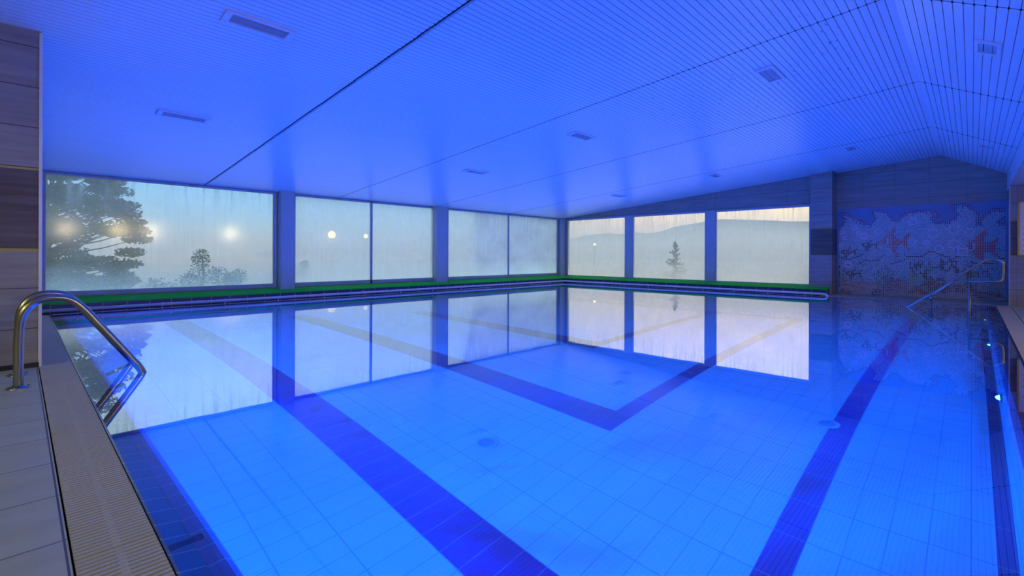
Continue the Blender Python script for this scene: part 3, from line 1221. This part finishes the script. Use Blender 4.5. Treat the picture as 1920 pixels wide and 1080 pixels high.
def pool_lamp(x, y, z, d, label, lens, watts=POOL_W):
    t = thing('underwater_lamp', (x, y, z), label, 'pool lamp', 'underwater lamps')
    mb = MB()
    mb.lathe((x, y, z), [(.085, .0), (.085, .006), (.07, .014), (.058, .014), (.055, .008)], axis=d, n=24)
    mb.build('ring', M_STEEL, t)
    mb = MB()
    mb.lathe((x, y, z), [(.056, .006), (.052, .020), (.035, .032), (.015, .037), (0, .038)], axis=d, n=20)
    mb.build('lens', lens, t)
    ld = bpy.data.lights.new('underwater_lamp_light', 'SPOT')
    ld.energy = watts
    ld.color = POOL_RGB
    ld.shadow_soft_size = 0.0
    ld.spot_size = math.radians(172)
    ld.spot_blend = .35
    ld.use_nodes = True
    nt = ld.node_tree                               # noise put into the lamp strength to imitate a fan of caustic rays
    em = nt.nodes['Emission']
    tc = nt.nodes.new('ShaderNodeTexCoord')
    nz = nt.nodes.new('ShaderNodeTexNoise')
    nz.inputs['Scale'].default_value = 9.0
    nz.inputs['Detail'].default_value = 3.0
    mp = nt.nodes.new('ShaderNodeMapping')
    mp.inputs['Location'].default_value = (x, y, z)
    nt.links.new(tc.outputs['Normal'], mp.inputs[0])
    nt.links.new(mp.outputs[0], nz.inputs['Vector'])
    mr = nt.nodes.new('ShaderNodeMapRange')
    mr.inputs[1].default_value = .35
    mr.inputs[2].default_value = .72
    mr.inputs[3].default_value = .3
    mr.inputs[4].default_value = 2.9
    nt.links.new(nz.outputs['Fac'], mr.inputs[0])
    nt.links.new(mr.outputs[0], em.inputs['Strength'])
    lo = bpy.data.objects.new('lamp_light', ld)
    COL.objects.link(lo)
    lo.parent = t
    lo.location = Vector(d) * .06
    lo.rotation_euler = Vector(d).to_track_quat('-Z', 'Y').to_euler()


R_ = [(5.02, 'nearest of the three glowing pool lamps on the right pool wall'), (7.6, 'middle of the three glowing pool lamps on the right pool wall'),
      (10.1, 'farthest glowing pool lamp on the right pool wall, below the handrail')]
for x, lab in R_:
    pool_lamp(x, YA + .151, LZ if x < 9 else -.38, (0, 1, 0), lab, M_LENS, POOL_W * (2.0 if x < 9 else .8))
for i, yy in enumerate((3.3, 6.2, 8.6)):
    pool_lamp(XA + .151, yy, LZ, (1, 0, 0), ('pool lamp under the left lip, below the near lane stripe', 'added unseen pool lamp under the left lip, level with the ladder rails', 'added unseen pool lamp under the left lip, next to the window side')[i], M_LENS2, POOL_W * (2.0 if i == 0 else .8))  # last two are added, unseen, to even out the floor light
for i, xx in enumerate((2.6, 6.2, 9.8)):
    pool_lamp(xx, YB - .151, LZ, (0, -1, 0), ('added fill lamp under the curb below the tree window', 'added fill lamp under the curb below the middle windows', 'added fill lamp under the curb below the corner windows')[i], M_LENS2, POOL_W * .75)  # lamps added to carry the blue light across the far floor
for i, yy in enumerate((3.0, 7.2)):
    pool_lamp(XB - .151, yy, LZ, (-1, 0, 0), ('added fill lamp on the far pool wall below the rightmost far window', 'added fill lamp on the far pool wall below the leftmost far window')[i], M_LENS2, POOL_W * .75)  # also added for even light on the pool floor

# ------------------------------------------------------------------ warm wall lamps behind the camera (seen reflected in the glass)
WX = [1.21, 2.68, 3.73, 6.55, 11.2]

for i, x in enumerate(WX):
    t = thing('wall_lamp', (x, -3.2, 1.85), ('warm wall lamp nearest the front wall', 'second warm wall lamp from the front wall', 'third warm wall lamp from the front wall', 'warm wall lamp in the middle of the right wall', 'warm wall lamp by the wall return')[i], 'wall lamp', 'warm wall lamps')
    mb = MB()
    mb.box(x - .05, x + .05, -3.199, -3.17, 1.78, 1.92)
    mb.tube([(x, -3.17, 1.85), (x, -3.11, 1.85), (x, -3.10, 1.83)], .012, 10)
    mb.build('bracket', M_GOLD, t)
    mb = MB()
    mb.lathe((x, -3.10, 1.75), [(.055, 0), (.07, .05), (.07, .12), (.05, .18), (.0, .19)], n=20)
    mb.build('shade', M_WARMLENS, t)
    ld = bpy.data.lights.new('wall_lamp_light', 'SPOT')
    ld.spot_size = math.radians(165)
    ld.spot_blend = .5
    ld.energy = WARM_W * (.3 if x > 10 else 1)
    ld.color = WARM_RGB
    ld.shadow_soft_size = .08
    lo = bpy.data.objects.new('lamp_light', ld)
    COL.objects.link(lo)
    lo.parent = t
    lo.location = (0, .25, -.02)
    lo.rotation_euler = (math.radians(25), 0, 0)

for y, lab in ((1.1, 'added fill lamp on the front wall, nearer the right wall'), (3.7, 'added fill lamp on the front wall, nearer the left wall end')):  # lamps added out of view to brighten and warm the left deck
    t = thing('wall_lamp', (-3.0, y, 1.95), lab, 'wall lamp', 'warm wall lamps')
    mb = MB()
    mb.box(-2.999, -2.97, y - .05, y + .05, 1.88, 2.02)
    mb.tube([(-2.97, y, 1.95), (-2.91, y, 1.95), (-2.90, y, 1.93)], .012, 10)
    mb.build('bracket', M_GOLD, t)
    mb = MB()
    mb.lathe((-2.90, y, 1.85), [(.055, 0), (.07, .05), (.07, .12), (.05, .18), (.0, .19)], n=20)
    mb.build('shade', M_WARMLENS, t)
    ld = bpy.data.lights.new('wall_lamp_light', 'SPOT')
    ld.spot_size = math.radians(150)
    ld.spot_blend = .6
    ld.energy = FILL_W
    ld.color = FILL_RGB
    ld.shadow_soft_size = .08
    lo = bpy.data.objects.new('lamp_light', ld)
    COL.objects.link(lo)
    lo.parent = t
    lo.location = (.25, 0, -.02)
    lo.rotation_euler = (0, -math.radians(30), 0)

# ------------------------------------------------------------------ outside
mb = MB()
mb.box(-80, 300, 10.7, 300, -.75, -.55)
mb.box(14.1, 300, -120, 10.69, -.75, -.55)
struct('floor_outside', mb, M_GROUND, 'misty grass outside the windows', 'ground')


def leaf(mb, c, s):
    a = Vector((random.gauss(0, 1), random.gauss(0, 1), random.gauss(0, .6))).normalized()
    b = a.cross(Vector((random.gauss(0, 1), random.gauss(0, 1), random.gauss(0, 1)))).normalized()
    c = Vector(c)
    mb.face([c - a * s, c - b * s * .45, c + a * s, c + b * s * .45])


def crown_tree(name, base, clumps, n, s, mat, label, trunk_h, r=.12):
    t = thing(name, base, label, 'tree')
    mb = MB()
    for (cx, cy, cz, rx, rz) in clumps:
        for _ in range(n):
            while True:
                p = Vector((random.uniform(-1, 1), random.uniform(-1, 1), random.uniform(-1, 1)))
                if p.length < 1:
                    break
            leaf(mb, (base[0] + cx + p.x * rx, base[1] + cy + p.y * rx, base[2] + cz + p.z * rz), s * random.uniform(.6, 1.3))
    mb.build('foliage', mat, t)
    mb = MB()
    mb.tube([base, (base[0] + .05, base[1], base[2] + trunk_h * .5), (base[0], base[1], base[2] + trunk_h)], r, 10, radii=[r, r * .8, r * .4])
    for (cx, cy, cz, rx, rz) in clumps:
        z0 = min(trunk_h * .8, cz * .7)
        mb.tube([(base[0], base[1], base[2] + z0), (base[0] + cx * .6, base[1] + cy * .6, base[2] + (z0 + cz) * .5), (base[0] + cx, base[1] + cy, base[2] + cz)], r * .3, 6, radii=[r * .2, r * .12, r * .04])
    mb.build('trunk', M_BARK, t)
    return t


M_LEAF1 = mat_leaf('dark_tree_leaf', (.06, .10, .06), (.17, .19, .055))
M_LEAF2 = mat_leaf('shrub_leaf', (.03, .085, .05), (.06, .13, .07))
M_LEAF3 = mat_leaf('conifer_needle', (.03, .07, .06), (.05, .10, .08))
cl = []
for i in range(120):
    zz = random.uniform(.25, 4.3)
    w = 1.95 if zz < 3.7 else 1.6
    cl.append((random.uniform(-1.3, w - .25), random.uniform(-1.0, 1.2), zz, random.uniform(.30, .55), random.uniform(.13, .24)))
for zz, xx in ((1.5, 2.1), (1.9, 2.25), (1.15, 2.0), (2.4, 2.1), (2.9, 1.95), (3.3, 1.8), (.85, 1.8), (.55, 1.2), (.5, 0), (2.15, 2.2), (2.65, 2.0), (3.6, 1.6)):
    cl.append((xx - .2, 0, zz, .40, .15))
crown_tree('leafy_tree', (.45, 18.2, -.55), cl, 210, .075, M_LEAF1, 'large leafy tree outside behind the far left window', 4.0, .16)
crown_tree('shrub', (4.6, 20.0, -.55), [(0, 0, .75, .5, .4), (-.05, 0, 1.3, .3, .35), (.6, .1, .6, .35, .4), (-.4, 0, .45, .4, .35), (1.0, 0, .5, .35, .3)], 260, .055, M_LEAF2, 'tallest shrub outside, in the right half of the tree window', 1.4, .05)
crown_tree('shrub', (6.25, 21.5, -.55), [(0, 0, .55, .35, .35), (-.3, 0, .4, .3, .3)], 200, .05, M_LEAF2, 'small shrub outside beside the tallest shrub', .8, .04)
crown_tree('shrub', (9.0, 22.0, -.55), [(0, 0, .6, .42, .4), (.1, 0, .95, .22, .25)], 200, .05, M_LEAF2, 'small shrub outside peeking out right of the first column', .8, .04)
crown_tree('shrub', (3.35, 21.0, -.55), [(0, 0, .35, .4, .3), (.4, 0, .25, .4, .2)], 160, .05, M_LEAF2, 'low shrub outside at the foot of the leafy tree', .5, .04)

# conifer behind the middle far window
cx, cy, cz = 20.5, 9.6, -.55
cf = thing('conifer', (cx, cy, cz), 'faint young conifer in the mist behind the middle far window', 'tree')
mb = MB()
for k in range(60):
    h = .25 + 1.85 * (k / 60) ** 1.0
    L = (1.0 - k / 62) * .75 * random.uniform(.6, 1.1)
    an = random.uniform(0, 2 * PI)
    for q in range(34):
        f = random.random()
        p = (cx + math.cos(an) * L * f, cy + math.sin(an) * L * f, cz + h - .10 * f + .12 * f * f + random.uniform(-.03, .03))
        leaf(mb, p, .05)
mb.build('needles', M_LEAF3, cf)
mb = MB()
mb.tube([(cx, cy, cz), (cx, cy, cz + 2.2)], .03, 8, radii=[.04, .008])
mb.build('trunk', M_BARK, cf)

# wooded ridge far behind the mist
mb = MB()
prev = None
N = 90
top, bot, bk = [], [], []
for i in range(N + 1):
    y = -140 + 520 * i / N
    x = 185 - .12 * abs(y - 60)
    h = 12.0 + 2.2 * math.sin(i * .23) + 1.1 * math.sin(i * .71 + 1) + random.uniform(-.5, .5) - .012 * max(0, y - 60)
    bot.append((x - 30, y, -.7))
    top.append((x, y, h))
    bk.append((x + 40, y, -.7))
for i in range(N):
    mb.face([bot[i], top[i], top[i + 1], bot[i + 1]], 0, True)
    mb.face([top[i], bk[i], bk[i + 1], top[i + 1]], 0, True)
tag(mb.build('hill', M_HILL), 'dim wooded ridge on the horizon behind the far windows', 'hill', None, 'structure')

# globes added outside, standing in for lamp reflections in the glass
GLP = [((11.41, 24.18, 1.955), .19, 'bright globe added for a lamp reflection, right of the first column'), ((12.65, 22.89, 1.88), .11, 'small globe added for a lamp reflection, beside the middle mullion'),
       ((17.59, 17.77, 1.65), .13, 'globe added for a lamp reflection, right of the second column'), ((21.0, 14.25, 1.5), .06, 'dim globe added for a lamp reflection, behind the leftmost far window')]
for (x, y, z), r, lab in GLP:
    t = thing('glow_globe', (x, y, -.55), lab, 'added glow globe', 'added glow globes')
    mb = MB()
    mb.lathe((x, y, z), [(0, -r), (r * .7, -r * .7), (r, 0), (r * .7, r * .7), (0, r)], n=16)
    mb.build('globe', M_GLOWGLOBE, t)
    mb = MB()
    mb.tube([(x, y, -.55), (x, y, z - r)], .012, 8)
    mb.build('post', plain('globe_post_metal', (.2, .22, .24), .5), t)

# mist


def mist(name, x0, x1, y0, y1, z1, dens, tint, label):
    t = NT(name + '_volume')
    v = t.n('ShaderNodeVolumeScatter')
    t.put(v.inputs['Color'], tint)
    v.inputs['Density'].default_value = dens
    v.inputs['Anisotropy'].default_value = 0.0
    m = t.done(None, v.outputs[0])
    mb = MB()
    mb.box(x0, x1, y0, y1, -.54, z1)
    o = mb.build(name, m)
    tag(o, label, 'mist', None, 'stuff')


mist('mist', -60, 120, 11.0, 130, 4.6, .026, (.66, .88, 1.0), 'thin blue-grey mist outside the long window wall')
mist('mist', 14.3, 120, -100, 10.98, 2.5, .05, (.90, .96, 1.0), 'pale mist outside the three far windows')
